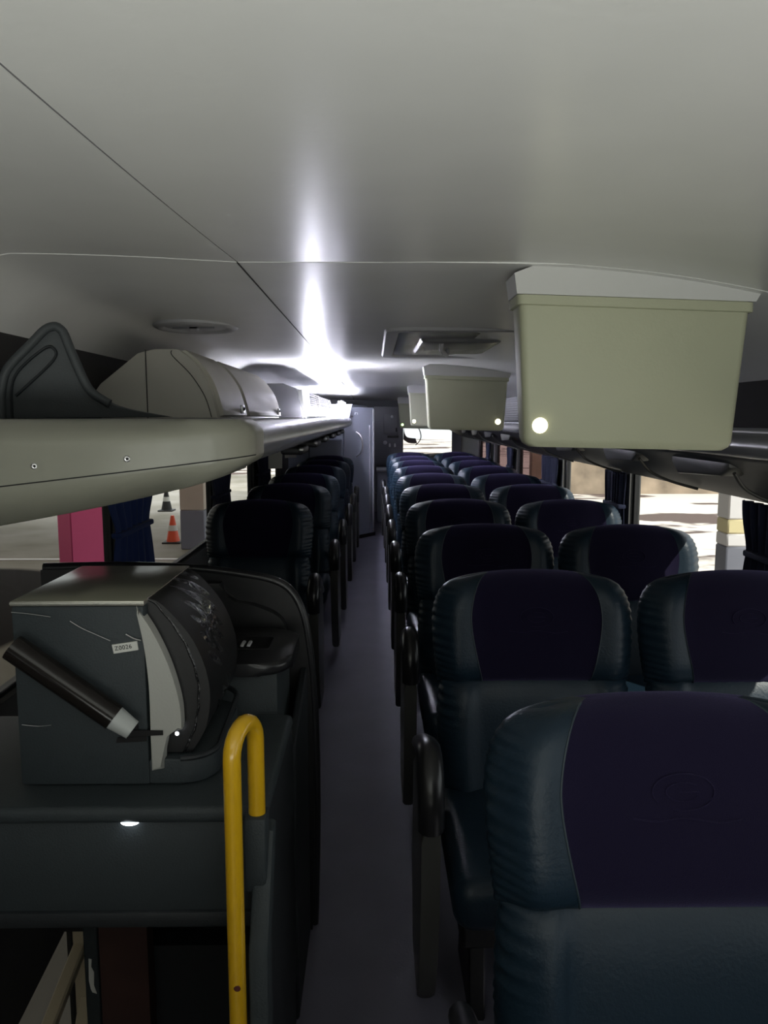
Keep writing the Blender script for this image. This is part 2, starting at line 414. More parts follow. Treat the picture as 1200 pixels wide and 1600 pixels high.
# front end cap: rounded corner in plan, facing the stairs
plan = [(-0.262, 1.80)] + arc(-0.372, 1.70, 0.11, 0, -75, 8) + cat([(-0.345, 1.594), (-0.5, 1.56), (-0.75, 1.55), (WL, 1.56)], 4)[1:]
nprof = 14
def capz(i, x):
    # bottom height of the cap follows the wedge section
    k = min(1, max(0, (-0.262 - x) / 0.79))
    return -0.012 - 0.165 * k ** 0.75
def cap_pt(p, t, half):
    x, y = p
    zt, zb = 0.096, capz(0, x)
    zm = 0.014 + (x + 0.306) * 0.116
    # bulge: profile leans forward, underside rounds back
    if half == 'u':   # seam up to top
        z = zm + (zt - zm) * t; off = 0.010 - 0.060 * max(0, (t - .55) / .45) ** 2.2
    else:
        z = zb + (zm - zb) * t; off = 0.010 - 0.10 * (1 - t) ** 2.0
    # direction outwards in plan
    n = Vector((0.35, -1, 0)).normalized() if x < -0.40 else Vector((0.8, -0.6, 0)).normalized()
    if x > -0.28: n = Vector((1, 0, 0))
    s = 1.0 if x < -0.40 else 0.45
    return (x + n.x * off * s, y + n.y * off * s, z)
for half, nm in (('u', 'end_cap_upper'), ('l', 'end_cap_lower')):
    bm = B()
    vv = grid(bm, lambda u, v: cap_pt(plan[int(u)], v, half), range(len(plan)), [i / nprof for i in range(nprof + 1)])
    edge = vv[-1] if half == 'u' else vv[0]
    # close top / bottom back to the rack
    back = [bm.verts.new((min(v.co.x, -0.30), 1.9, v.co.z)) for v in edge]
    for i in range(len(edge) - 1): bm.faces.new((edge[i], edge[i + 1], back[i + 1], back[i]))
    o = obj(nm, bm, 'rack', lt, angle=60); o['label'] = 'beige rounded %s half of the rack end' % ('upper' if half == 'u' else 'lower')
bm = B(); tube(bm, [Vector(cap_pt(p, 0, 'u')) + Vector((0, -0.0004, 0)) for p in plan[2:]], 0.0014, 6); obj('cap_seam', bm, 'seam', lt)
for px_, pz in ((-0.663, 0.003), (-0.497, 0.017)):
    ip = min(range(len(plan)), key=lambda i: abs(plan[i][0] - px_)); xq, yq = plan[ip]
    zmq = 0.014 + (xq + 0.306) * 0.116
    c = Vector(cap_pt(plan[ip], (pz - zmq) / (0.096 - zmq), 'u'))
    bm = B(); disc_dome(bm, c, 0.007, 0.002, (0.35, -1, 0)); s_ = obj('screw', bm, 'metal', lt)
    bm = B(); disc_dome(bm, c + Vector((0.0006, -0.0017, 0)), 0.003, 0.001, (0.35, -1, 0), 8, 2); obj('screw_slot', bm, 'ink', s_)
# round reading lamp fittings below left lip
for k, y in enumerate((3.6, 4.5, 5.4, 6.4, 7.4, 8.3)):
    bm = B(); box(bm, -0.44, -0.33, y, y + .28, -0.075, -0.035, 0.015, 3)
    f = obj('reading_panel', bm, 'rack_dark', lt)
    bm = B(); disc_dome(bm, (-0.345, y + .0, -0.05), 0.014, 0.012, (0.5, -0.8, -0.2)); obj('air_nozzle', bm, 'metal', f)

# right rack, narrower
rt = thing('luggage_rack', 'dark overhead luggage rack on the right, behind the hanging monitor boxes', 'luggage rack', (0, 0, 1.4))
bm = B()
sec = cat([(WR, -0.20), (1.28, -0.15), (1.14, -0.065), (1.04, -0.02)], 4)
rg = sweep(bm, sec + [(1.02, 0.0), (1.02, 0.05), (WR, 0.05)], [1.3, 4, 8, 12.25]); bm.faces.new(rg[0][::-1]); bm.faces.new(rg[-1])
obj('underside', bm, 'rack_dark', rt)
bm = B(); rg = sweep(bm, [(1.06, -0.012)] + arc(1.035, 0.022, 0.042, 250, 95, 10, 0.036) + [(1.06, 0.06), (1.06, -0.012)], [1.28, 4, 8, 12.25]); bm.faces.new(rg[0][::-1]); bm.faces.new(rg[-1])
obj('front_lip', bm, 'rack_grey', rt)
bm = B(); box(bm, 1.03, WR, 1.3, 12.25, 0.05, 0.062); obj('shelf_board', bm, 'light_grey', rt)
for k, y in enumerate((2.35, 3.2, 4.2, 5.2, 6.2, 7.2, 8.2, 9.2)):
    bm = B(); pts = [(y, -0.055), (y + 0.06, -0.085), (y + 0.40, -0.10), (y + 0.46, -0.06), (y + .46, -.02), (y, -.02)]
    prism(bm, pts, 'x', 1.09, 1.17, 0.010, 2)
    f = obj('reading_panel', bm, 'rack_dark' if k % 2 else 'armpanel', rt)
    bm = B(); tube(bm, cat([(1.10, y - .02, -0.07), (1.16, y + .02, -0.125), (1.24, y + .0, -0.165), (1.34, y - .05, -0.195)], 5), 0.006, 8); obj('hose', bm, 'armpanel', f)

# ================================================================== THINGS ON THE LEFT RACK
ZS = 1.4965
t = thing('rack_partition', 'grey fin-shaped moulded partition standing at the front of the left rack', 'partition', (0, 0, ZS))
pts = cat([(-0.908, 0.0), (-0.905, 0.06), (-0.892, 0.11), (-0.865, 0.143)], 4) + cat([(-0.82, 0.185), (-0.79, 0.213), (-0.765, 0.220), (-0.748, 0.208)], 4) + cat([(-0.728, 0.15), (-0.697, 0.078), (-0.66, 0.045), (-0.61, 0.025), (-0.50, 0.004)], 5)
def shrink(pts, d):
    n = len(pts); out = []
    for i in range(n):
        a = Vector(pts[i - 1]); b = Vector(pts[i]); c = Vector(pts[(i + 1) % n])
        e = (c - a).normalized(); nn = Vector((e.y, -e.x)); out.append(tuple(b + nn * d))
    return out
bm = B(); prism(bm, pts, 'y', 1.90, 1.935, 0.004, 2); obj('panel', bm, 'fin', t)
rim_ = [(x, 1.895, z) for x, z in pts if not (x > -0.635)]
bm = B(); tube(bm, rim_, 0.011, 10); obj('raised_border', bm, 'fin', t)
bm = B(); tube(bm, [(x, 1.896, z) for x, z in cat([(-0.882, 0.0), (-0.88, 0.07), (-0.86, 0.115), (-0.80, 0.165), (-0.775, 0.17), (-0.775, 0.14), (-0.87, 0.055)], 5)], 0.0035, 6); obj('moulded_groove', bm, 'console_dark', t)

def cab_prof(dx=0.0):
    return [(-1.0 - dx, 0.0), (-1.03, 0.085), (-1.0, 0.125), (-0.86, 0.235), (-0.80, 0.25), (-0.715, 0.25)] + cat([(-0.715, 0.25), (-0.655, 0.20), (-0.605, 0.12), (-0.575, 0.0)], 6)[1:]
t = thing('overhead_cabinet', 'beige overhead cabinet with two curved flap doors on the left rack', 'cabinet', (0, 0, ZS))
bm = B(); prism(bm, cab_prof(), 'y', 2.85, 4.68, 0.006, 2); obj('body', bm, 'cabinet', t)
bm = B(); box(bm, -0.832, -0.829, 2.8475, 2.8505, 0.0, 0.247); obj('side_seam', bm, 'seam', t, sm=False)
bm = B(); tube(bm, [(x, 2.848, z) for x, z in cat([(-0.735, 0.245), (-0.733, 0.225), (-0.67, 0.16), (-0.62, 0.08), (-0.597, 0.004)], 5)], 0.0014, 6); obj('side_seam', bm, 'seam', t)
def door_shell(y0, y1):
    outer = cat([(-0.70, 0.252), (-0.645, 0.205), (-0.592, 0.125), (-0.560, 0.012)], 7)
    inner = [(x - 0.020, z - 0.006) for x, z in outer][::-1]
    bm = B(); prism(bm, outer + inner, 'y', y0, y1, 0.004, 2); return bm
for (a, b) in ((2.90, 3.42), (3.50, 4.66)):
    d = obj('door', door_shell(a, b), 'cabinet', t)
    bm = B(); box(bm, -0.563, -0.553, b - 0.16, b - 0.10, 0.018, 0.055, 0.004, 2); l_ = obj('latch', bm, 'metal', d)
    bm = B(); disc_dome(bm, (-0.553, b - .13, 0.038), 0.008, 0.006, (1, -.3, 0)); obj('latch_button', bm, 'ink', l_)

t = thing('air_vent_unit', 'grey louvred vent housing with a small lit lamp behind the beige cabinet', 'air vent', (0, 0, ZS))
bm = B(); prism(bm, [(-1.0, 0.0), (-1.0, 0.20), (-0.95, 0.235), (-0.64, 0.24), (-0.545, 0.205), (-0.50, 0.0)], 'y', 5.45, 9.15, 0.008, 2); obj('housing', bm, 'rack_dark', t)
bm = B()
for a, b in ((5.85, 7.1), (7.2, 8.9)):
    for i in range(11):
        z = 0.02 + i * 0.0165
        x = -0.495 - 0.035 * z / 0.28
        box(bm, x - 0.006, x + 0.010, a, b, z, z + 0.007)
obj('louvres', bm, 'louvre', t, sm=False)
for a, b in ((5.5, 5.8), (7.1, 7.2), (8.9, 9.0)):
    bm = B(); prism(bm, [(-0.52, 0.0), (-0.485, 0.0), (-0.513, 0.20), (-0.545, 0.20)], 'y', a, b, 0.004, 1)
    obj('louvre_frame', bm, 'armpanel', t)
bm = B(); prism(bm, [(-0.482, 0.05), (-0.470, 0.05), (-0.484, 0.19), (-0.492, 0.19)], 'y', 5.56, 5.74, 0.003, 1); obj('indicator_lamp', bm, 'lamp_cold', t)

# round ceiling vent
t = thing('ceiling_vent', 'round grey vent plate on the ceiling above the beige cabinet', 'vent', (-0.735, 3.25, ceil_z(-0.735) + 0.0))
bm = B()
prof = [(0.0, -0.012), (0.10, -0.012), (0.125, -0.008), (0.135, -0.016), (0.155, -0.018), (0.17, -0.010), (0.175, 0.006)]
rings = []
for r_, z in prof[1:]:
    rings.append([bm.verts.new((r_ * math.cos(a), r_ * math.sin(a) * 1.15, z)) for a in [2 * math.pi * k / 40 for k in range(40)]])
bm.faces.new(rings[0][::-1])
for j in range(len(rings) - 1):
    for k in range(40): bm.faces.new((rings[j][k], rings[j][(k + 1) % 40], rings[j + 1][(k + 1) % 40], rings[j + 1][k]))
obj('ring', bm, 'light_grey', t)
bm = B()
for a in (-35, 35):
    x = math.sin(math.radians(a)) * 0.06
    box(bm, x - .05, x + .05, -0.05, -0.042, -0.018, -0.012)
obj('blade', bm, 'cabin_dark', t, sm=False)

# fluorescent tubes on the rack, shining up; the fourth is added rear fill
for i, (a, b) in enumerate(((5.2, 6.35), (6.4, 7.7), (7.8, 9.1), (9.35, 10.9))):
    lab = (('nearest', 'middle', 'farthest')[i] + ' of three glowing tube lamps on the left rack below the louvres') if i < 3 else 'added fill tube lying on the roof of the grey-blue toilet cabin'
    t = thing('rack_lamp', lab, 'lamp', (-0.425, a, ZS if i < 3 else 1.6555), 0, 'tube lamps on the left rack')
    bm = B(); box(bm, -0.03, 0.03, 0, b - a, 0.0005, 0.012, 0.003, 2); obj('housing', bm, 'light_grey', t)
    bm = B(); box(bm, 0.021, 0.025, 0.50 if i == 0 else 0, b - a, 0.0125, 0.080 if i < 3 else 0.05, 0.001, 1); obj('translucent_cover', bm, 'lamp_cover', t)
    bm = B(); tube(bm, [(0, 0.01, 0.028), (0, b - a - 0.01, 0.028)], 0.011, 16); obj('diffuser', bm, 'lamp_strip', t)

# added fill strips in the rear ceiling beside the joint, brightening the far seats
for i, (a, b) in enumerate(((6.3, 7.7), (7.85, 9.3))):
    lab = ('nearer', 'farther')[i] + ' added fill strip in the rear ceiling left of the dark joint'
    t = thing('ceiling_fill_strip', lab, 'lamp', (-0.375, a, 1.864 + drop(b)), 0, 'added fill strips in the rear ceiling')
    bm = B(); box(bm, -0.045, 0.045, 0, b - a, -0.008, 0.004, 0.003, 2); obj('housing', bm, 'light_grey', t)
    bm = B(); box(bm, -0.034, 0.034, 0.02, b - a - 0.02, -0.016, -0.0085, 0.003, 2); obj('diffuser', bm, 'fill_soft', t)

# ================================================================== ROOF HATCH
t = thing('roof_hatch', 'grey rectangular roof escape hatch recessed in the ceiling with a small handle', 'roof hatch', (0.40, 3.9, 1.86))
bm = B()
o_, i_ = [], []
def rrect(w, h, r, n=5):
    p = []
    for (cx, cy, a) in ((w - r, h - r, 0), (-w + r, h - r, 90), (-w + r, -h + r, 180), (w - r, -h + r, 270)):
        p += arc(cx, cy, r, a, a + 90, n)
    return p
def ring_loft(bm, loops, cap=True):
    R = [[bm.verts.new(p) for p in l] for l in loops]; n = len(R[0])
    for j in range(len(R) - 1):
        for k in range(n): bm.faces.new((R[j][k], R[j][(k + 1) % n], R[j + 1][(k + 1) % n], R[j + 1][k]))
    if cap: bm.faces.new(R[-1])
L_ = []
for w, h, z in ((0.36, 0.74, 0.004), (0.35, 0.73, -0.012), (0.325, 0.705, -0.016), (0.30, 0.68, -0.010), (0.295, 0.675, 0.0)):
    L_.append([(x, y, z) for x, y in rrect(w, h, 0.08)])
ring_loft(bm, L_, False); obj('rim', bm, 'light_grey', t)
bm = B(); L_ = [[(x, y, z) for x, y in rrect(w, h, 0.06)] for w, h, z in ((0.295, 0.675, -0.001), (0.26, 0.55, -0.004), (0.25, 0.54, -0.004))]
ring_loft(bm, L_); obj('hatch_panel', bm, 'rack_grey', t)
bm = B(); L_ = [[(x, y, z) for x, y in rrect(w, h, 0.03)] for w, h, z in ((0.19, 0.34, -0.002), (0.18, 0.33, -0.018), (0.16, 0.31, -0.022))]
ring_loft(bm, L_); obj('inner_panel', bm, 'rack_grey', t)
bm = B(); tube(bm, [(-0.09, -0.30, -0.020), (-0.09, -0.28, -0.05), (-0.04, -0.02, -0.055), (-0.035, 0.0, -0.022)], 0.010, 10); obj('handle', bm, 'light_grey', t)

# ================================================================== MONITOR BOXES
def monitor(loc, label, side, lampmat, w=0.565, h=0.366, dep=0.115):
    """side: -1 lamp lower left, +1 lower right; origin at ceiling contact, left edge x=0"""
    t = thing('monitor_box', label, 'monitor box', loc, 0, 'monitor boxes hanging along the right of the ceiling')
    # tapered body
    bm = B()
    def rr(x0, x1, y0, y1, r):
        cx, cy = (x0 + x1) / 2, (y0 + y1) / 2
        return [(cx + a, cy + b) for a, b in rrect((x1 - x0) / 2, (y1 - y0) / 2, r, 4)]
    zt = -0.066
    tp = 0.022
    L = []
    for k, z, ins in ((0.0, zt, 0.0), (0.0, zt - 0.001, 0.0), (0.93, zt - h * 0.94, tp), (0.975, zt - h * .975, tp + .006), (1.0, zt - h, tp + 0.02)):
        L.append([(x, y, z - (0.012 * x / w)) for x, y in rr(ins * .9, w - ins, ins * 0.4, dep - ins, 0.018)])
    ring_loft(bm, L); bm2 = bm
    obj('housing', bm2, 'monitor', t)
    bm = B()
    L = [[(x, y, z - (0.018 * x / w)) for x, y in rr(-0.006 + i2, w + 0.006 - i2, -0.006 + i2, dep + 0.006 - i2, 0.016)] for z, i2 in ((zt + 0.0, 0.006), (zt + 0.0, 0.0), (zt - 0.022, 0.0), (zt - 0.024, 0.006))]
    ring_loft(bm, L, False); obj('flange', bm, 'monitor', t)
    # cap against the ceiling
    bm = B()
    n = 12
    def cz(x): return ceil_z(loc[0] + x) + drop(loc[1]) - loc[2]
    R = []
    for y in (-0.012, dep):
        R.append([bm.verts.new((-0.016 + (w + .032) * i / n, y, cz(-0.016 + (w + .032) * i / n) + 0.003 - 0.02 * (i == 0) )) for i in range(n + 1)])
    Rb = []
    for y in (-0.004, dep):
        Rb.append([bm.verts.new((-0.008 + (w + .016) * i / n, y, zt + 0.002 - 0.018 * i / n)) for i in range(n + 1)])
    for i in range(n):
        bm.faces.new((R[0][i], R[0][i + 1], Rb[0][i + 1], Rb[0][i])); bm.faces.new((R[1][i + 1], R[1][i], Rb[1][i], Rb[1][i + 1]))
        bm.faces.new((R[0][i], R[1][i], R[1][i + 1], R[0][i + 1])); bm.faces.new((Rb[0][i], Rb[0][i + 1], Rb[1][i + 1], Rb[1][i]))
    bm.faces.new((R[0][0], Rb[0][0], Rb[1][0], R[1][0])); bm.faces.new((R[0][-1], R[1][-1], Rb[1][-1], Rb[0][-1]))
    c_ = obj('ceiling_cap', bm, 'monitor_cap', t, angle=30); c_['label'] = 'light grey cap fixing the box to the ceiling'
    lx = 0.058 if side < 0 else w - 0.065
    bm = B(); disc_dome(bm, (lx, 0.0105, zt - h + 0.052), 0.020, 0.010, (0, -1, 0)); l_ = obj('indicator_lamp', bm, lampmat, t); l_['label'] = 'small round lit lamp'
    return t
m1 = monitor((0.352, 1.90, 1.86), 'largest, nearest olive monitor box with a lit round lamp at its lower left corner', -1, 'lamp_warm')
monitor((0.350, 5.30, 1.85), 'second olive monitor box along the ceiling, its lit lamp at the lower right corner', 1, 'lamp_warm')
monitor((0.385, 8.6, 1.835), 'third monitor box from the front with a warm lamp at its lower left, mostly hidden', -1, 'lamp_warm')
monitor((0.36, 11.5, 1.77), 'smallest, farthest monitor box with a greenish lamp, left of the third box', -1, 'lamp_green')

# vent unit on the right rack
t = thing('air_vent_unit', 'dark louvred vent housing on the right rack between the two nearest monitor boxes', 'air vent', (0, 0, 1.4625))
bm = B(); box(bm, 1.09, 1.33, 5.8, 8.6, 0.0, 0.20, 0.008, 2); obj('housing', bm, 'rack_dark', t)
bm = B()
for i in range(10): box(bm, 1.082, 1.094, 5.84, 8.5, 0.02 + i * .018, 0.027 + i * .018)
for i in range(10): box(bm, 1.10, 1.32, 5.788, 5.80, 0.02 + i * .018, 0.027 + i * .018)
obj('louvres', bm, 'rack_grey', t, sm=False)

# ================================================================== SEATS
def spaced(n, k=1.0):
    return [math.sin(math.pi / 2 * (-1 + 2 * i / n)) for i in range(n + 1)]
LEAN = 0.21
class Pillow:
    def __init__(s, a, z0, z1, df, db, top_round, ear=0.0, ripple=0.0, pleat=0.0, bolster=0.0):
        s.a, s.z0, s.z1, s.df, s.db, s.tr, s.ear, s.rip, s.pleat, s.bol = a, z0, z1, df, db, top_round, ear, ripple, pleat, bolster
    def h(s, t):
        if t > 0.05:
            k = (t - 0.05) / 0.95
            return (1 - s.tr) + s.tr * max(0, 1 - k ** 2.4) ** (1 / 2.4)
        return 1.0 - 0.05 * ((0.05 - t) / 1.05) ** 1.5
    def pt(s, u, t, front):
        hw = s.a * s.h(t)
        x = hw * u
        zc = (s.z0 + s.z1) / 2; hz = (s.z1 - s.z0) / 2
        z = zc + hz * t
        if t > 0: z += 0.012 * (1 - u * u) * t ** 2 - 0.01 * t * t * abs(u) ** 3
        pu = max(0, 1 - abs(u) ** 4.5) ** 0.5; pv = max(0, 1 - abs(t) ** 5) ** 0.5
        p = pu * pv
        if front:
            y = -s.df * p
            y -= s.ear * math.exp(-((abs(u) - 0.80) / 0.16) ** 2) * pv * min(1, (1 - abs(u)) * 6)
            if s.bol: y -= s.bol * (1 / (1 + math.exp(-(abs(u) - 0.66) * 40))) * pu * pv
            if s.pleat and abs(u) < .6: y += s.pleat * math.cos(u * 52) * pv * max(0, t) ** .7 * 0.5
        else: y = s.db * p
        if s.rip and abs(u) > 0.6:
            w = math.exp(-((abs(u) - 0.97) / 0.13) ** 2) * pv
            r = math.sin(z * 300 + 3 * math.sin(z * 31)) * w * s.rip
            x += r * (1 if u > 0 else -1); y -= r * 0.8
        # reclined back
        y += -(1.075 - z) * LEAN
        return (x, y, z)
def ribbon(P, us, ts, sel, both=True):
    bm = B()
    for front in (True, False):
        V = {}
        def g(i, j):
            if (i, j) not in V: V[(i, j)] = bm.verts.new(P.pt(us(i, ts[j]), ts[j], front))
            return V[(i, j)]
        for j in range(len(ts) - 1):
            for i in range(NU):
                if sel(i, ts[j], front):
                    bm.faces.new((g(i, j), g(i + 1, j), g(i + 1, j + 1), g(i, j + 1)))
    bmesh.ops.remove_doubles(bm, verts=bm.verts, dist=1e-5)
    return bm
NU = 40
I0, I1 = 9, 31
def umap(i, t):
    """column -> u, with column I0/I1 bound to the insert edge"""
    e = 0.64 - 0.10 * max(0, (0.3 - t) / 1.3) ** 1.3
    e2 = e
    if i <= I0: k = i / I0; return -1 + (1 - e2) * (1 - math.cos(k * math.pi / 2)) ** 0.9 if k < 1 else -e2
    if i >= I1: return -umap(NU - i, t)
    return -e2 + 2 * e2 * (i - I0) / (I1 - I0)
ts = [math.sin(math.pi / 2 * (-1 + 2 * i / 70)) for i in range(71)]
HEAD = Pillow(0.283, 0.765, 1.058, 0.072, 0.055, 0.34, ear=0.022, ripple=0.0016)
BACK = Pillow(0.272, 0.40, 0.80, 0.060, 0.05, 0.10, ripple=0.0020, pleat=0.007, bolster=0.032)

def make_seat(label):
    t = thing('coach_seat', label, 'seat', (0, 0, 0), 0, 'coach seats facing the front')
    ins = lambda i, tt, fr: I0 <= i < I1 and (fr or tt > 0.75)
    o = obj('headrest', ribbon(HEAD, umap, ts, lambda i, tt, fr: not ins(i, tt, fr)), 'leather', t, angle=70); o['label'] = 'teal leather headrest with gathered side wings'
    o = obj('headrest_insert', ribbon(HEAD, umap, ts, ins), 'fabric', t, angle=70); o['label'] = 'dark purple fabric centre of the headrest'
    for i in (I0, I1):
        bm = B(); tube(bm, [Vector(HEAD.pt(umap(i, tt), tt, True)) + Vector((0, -0.0005, 0)) for tt in ts[3:-3]], 0.0016, 6)
        obj('seam_piping', bm, 'piping', t)
    # embossed oval emblem with a line of lettering beneath
    bm = B()
    def fpt(x, z):
        return Vector((x, -HEAD.df - 0.0012 - (1.075 - z) * LEAN, z))
    for r1, r2, a0, a1 in ((0.046, 0.026, -20, 215), (0.026, 0.013, 40, 330), (0.046, 0.026, 250, 330)):
        tube(bm, [fpt(0.0 + x, 0.955 + z) for x, z in arc(0, 0, r1, a0, a1, 20, r2)], 0.0011, 6)
    tube(bm, [fpt(-0.005, 0.955), fpt(0.024, 0.955)], 0.0011, 6)
    tube(bm, [fpt(x, z) for x, z in cat([(-0.075, 0.918), (-0.04, 0.914), (0.0, 0.919), (0.05, 0.912), (0.085, 0.917)], 4)], 0.0012, 6)
    o = obj('embossed_emblem', bm, 'fabric', t)
    o = obj('backrest', ribbon(BACK, umap, ts, lambda i, tt, fr: True), 'leather', t, angle=70)
    bm = B()
    cushion = [(-0.27, 0.46)]
    box(bm, -0.275, 0.275, -0.62, -0.10, 0.38, 0.50, 0.045, 5)
    obj('seat_cushion', bm, 'leather', t)
    bm = B(); P = [(0.060, 0.985), (0.075, 0.9), (0.02, 0.55), (-0.02, 0.36), (-0.08, 0.36), (-0.06, 0.6), (-0.01, 0.9), (0.02, 0.985)]
    prism(bm, P, 'x', -0.22, 0.22, 0.012, 2); obj('back_shell', bm, 'shell', t)
    bm = B(); box(bm, -0.25, 0.25, -0.55, -0.05, 0.30, 0.38, 0.01, 1); obj('base_frame', bm, 'shell', t)
    for s in (-1, 1):
        bm = B(); prism(bm, [(-0.40, 0.0), (-0.14, 0.0), (-0.20, 0.30), (-0.36, 0.30)], 'x', s * 0.19 - 0.02, s * 0.19 + 0.02, 0.004, 1); obj('leg', bm, 'shell', t)
    return t
def armrest(t, side):
    """side -1 / +1: pad that curves down at its front end, grey panel beneath"""
    x = side * 0.322 
    bm = B()
    pts = cat([(x, -0.10, 0.60), (x, -0.28, 0.675), (x, -0.43, 0.728), (x, -0.49, 0.738), (x, -0.535, 0.715), (x, -0.562, 0.665), (x, -0.555, 0.60)], 5)
    tube(bm, pts, [0.020 + 0.010 * min(1, i / 10) for i in range(len(pts))], 14, flat=1.0)
    o = obj('armrest', bm, 'armpad', t); o['label'] = 'black rubbery armrest curving down at its front end'
    bm = B(); prism(bm, cat([(-0.575, 0.61), (-0.560, 0.40), (-0.50, 0.20), (-0.42, 0.08)], 4) + [(-0.20, 0.08), (-0.16, 0.30), (-0.20, 0.60), (-0.30, 0.66), (-0.5, 0.66)], 'x', x - 0.021, x + 0.021, 0.012, 3)
    o = obj('armrest_panel', bm, 'armpanel', t); o['label'] = 'grey plastic side panel below the armrest'
ROWS = [1.11, 2.10, 3.05, 4.02, 4.96, 5.93, 6.88, 7.78, 8.62]
ORD = ['first', 'second', 'third', 'fourth', 'fifth', 'sixth', 'seventh', 'eighth', 'ninth', 'tenth']
sA = make_seat('largest, nearest coach seat with teal wings and purple centre, at the lower right')
armrest(sA, -1)
sA.location = (0.452, ROWS[0] + 0.05, 0)
for k in range(1, 9):
    dup(sA, (0.445, ROWS[k] + 0.05, 0), 'coach seat on the right edge of the aisle, %s row counted from the nearest' % ORD[k])
sB = make_seat('coach seat against the right windows, in the row of the second aisle seat')
for ch in list(sB.children):
    src = [c for c in sA.children if c.name.split('.')[0] == ch.name.split('.')[0]][0]
    ch.data = src.data
RW = [2.08, 3.02, 3.98, 4.92, 5.88, 6.84, 7.75, 8.6, 9.6]
sB.location = (1.022, RW[0] + 0.05, 0)
for k in range(1, 8):
    dup(sB, (1.022, RW[k] + 0.05, 0), 'coach seat against the right windows, beside the %s aisle seat counted from the nearest' % ORD[k + 1])
dup(sB, (1.015, RW[8] + 0.05, 0), 'farthest coach seat against the right windows, under the rear window')
dup(sA, (0.43, 9.6, 0), 'farthest coach seat on the right edge of the aisle, under the rear window')
sC = make_seat('nearest single coach seat on the left, behind the console partition')
for ch in list(sC.children):
    src = [c for c in sA.children if c.name.split('.')[0] == ch.name.split('.')[0]][0]
    ch.data = src.data
armrest(sC, 1)
LR = [4.0, 5.02, 5.95, 6.95, 7.85, 8.7]
sC.location = (-0.605, LR[0] + 0.05, 0)
for k in range(1, 6):
    dup(sC, (-0.575 + 0.012 * k, LR[k] + 0.05, 0), 'single coach seat on the left of the aisle, %s from the console partition' % ORD[k])

# ================================================================== CURTAINS
def curtain(name_lab, x, y0, y1, z0, z1, tie, m, waist=0.45, phase=0.0, side=1):
    """hanging curtain along y, gathered by a tieback at height tie"""
    t = thing('window_curtain', name_lab, 'curtain', (x, (y0 + y1) / 2, z0))
    hw = (y1 - y0) / 2
    def f(u, v):
        z = v * (z1 - z0)
        w = 1 - waist * math.exp(-((z + z0 - tie) / 0.10) ** 2)
        if z + z0 < tie: w = min(1, (1 - waist) + waist * ((tie - z - z0) / (tie - z0)) ** 0.7)
        y = u * hw * w
        xx = 0.012 * math.sin(u * 19 + phase) * (0.5 + 0.5 * w) + 0.004 * math.sin(u * 41)
        return (xx, y, z)
    bm = B(); us_ = [-1 + 2 * i / 60 for i in range(61)]; vs2 = [i / 30 for i in range(31)]
    a_ = grid(bm, f, us_, vs2)
    o = obj('drape', bm, m, t, angle=80)
    so = o.modifiers.new('thick', 'SOLIDIFY'); so.thickness = 0.003
    bm = B(); hw2 = hw * (1 - waist) + 0.004
    box(bm, -0.022, 0.022, -hw2, hw2, tie - z0 - 0.012, tie - z0 + 0.012, 0.008, 2)
    obj('tieback', bm, m, t)
    return t
curtain('bright blue curtain between the pink column and the cones, tied at its middle', WL + 0.045, 2.88, 3.50, 0.72, 1.175, 1.04, 'curtain', 0.30)
curtain('dark blue curtain on the left beside the nearest single seat', WL + 0.045, 4.72, 5.35, 0.72, 1.175, 1.0, 'curtain_dark', 0.25, 1)
curtain('dark blue curtain on the far left beyond the second single seat', WL + 0.045, 6.6, 7.4, 0.72, 1.175, 1.0, 'curtain_dark', 0.2, 2)
curtain('navy curtain at the far right edge, gathered by a tieback', WR - 0.045, 2.36, 2.74, 0.72, 1.205, 1.02, 'curtain_dark', 0.28, 0)
curtain('navy curtain between the two bright right windows', WR - 0.045, 4.08, 4.40, 0.72, 1.205, 1.02, 'curtain_dark', 0.12, 1)
curtain('navy curtain on the right before the first dim window', WR - 0.045, 5.62, 6.12, 0.72, 1.205, 1.0, 'curtain_dark', 0.1, 2)
curtain('navy curtain on the right between the dim windows', WR - 0.045, 7.42, 7.7, 0.72, 1.205, 1.02, 'curtain_dark', 0.3, 3)
curtain('farthest navy curtain on the right', WR - 0.045, 8.85, 9.15, 0.72, 1.205, 1.02, 'curtain_dark', 0.3, 4)

# papers clipped to the left pillars
for i, (y, z, lab) in enumerate(((6.75, 1.10, 'pale notice sheet hanging on the left wall above the fourth single seat'), (8.0, 1.13, 'smaller pale notice sheet farther along the left wall'))):
    t = thing('notice_sheet', lab, 'notice', (WL + 0.12, y, z - 0.05), 0, 'notices on the left wall')
    bm = B(); prism(bm, [(0, 0), (0.12, 0.005), (0.125, 0.19), (0.0, 0.17)], 'y', 0, 0.002); obj('sheet', bm, 'cabinet', t, sm=False)
    bm = B(); box(bm, 0.04, 0.08, -0.004, 0.004, 0.165, 0.19, 0.002, 1); obj('clip', bm, 'metal', t)

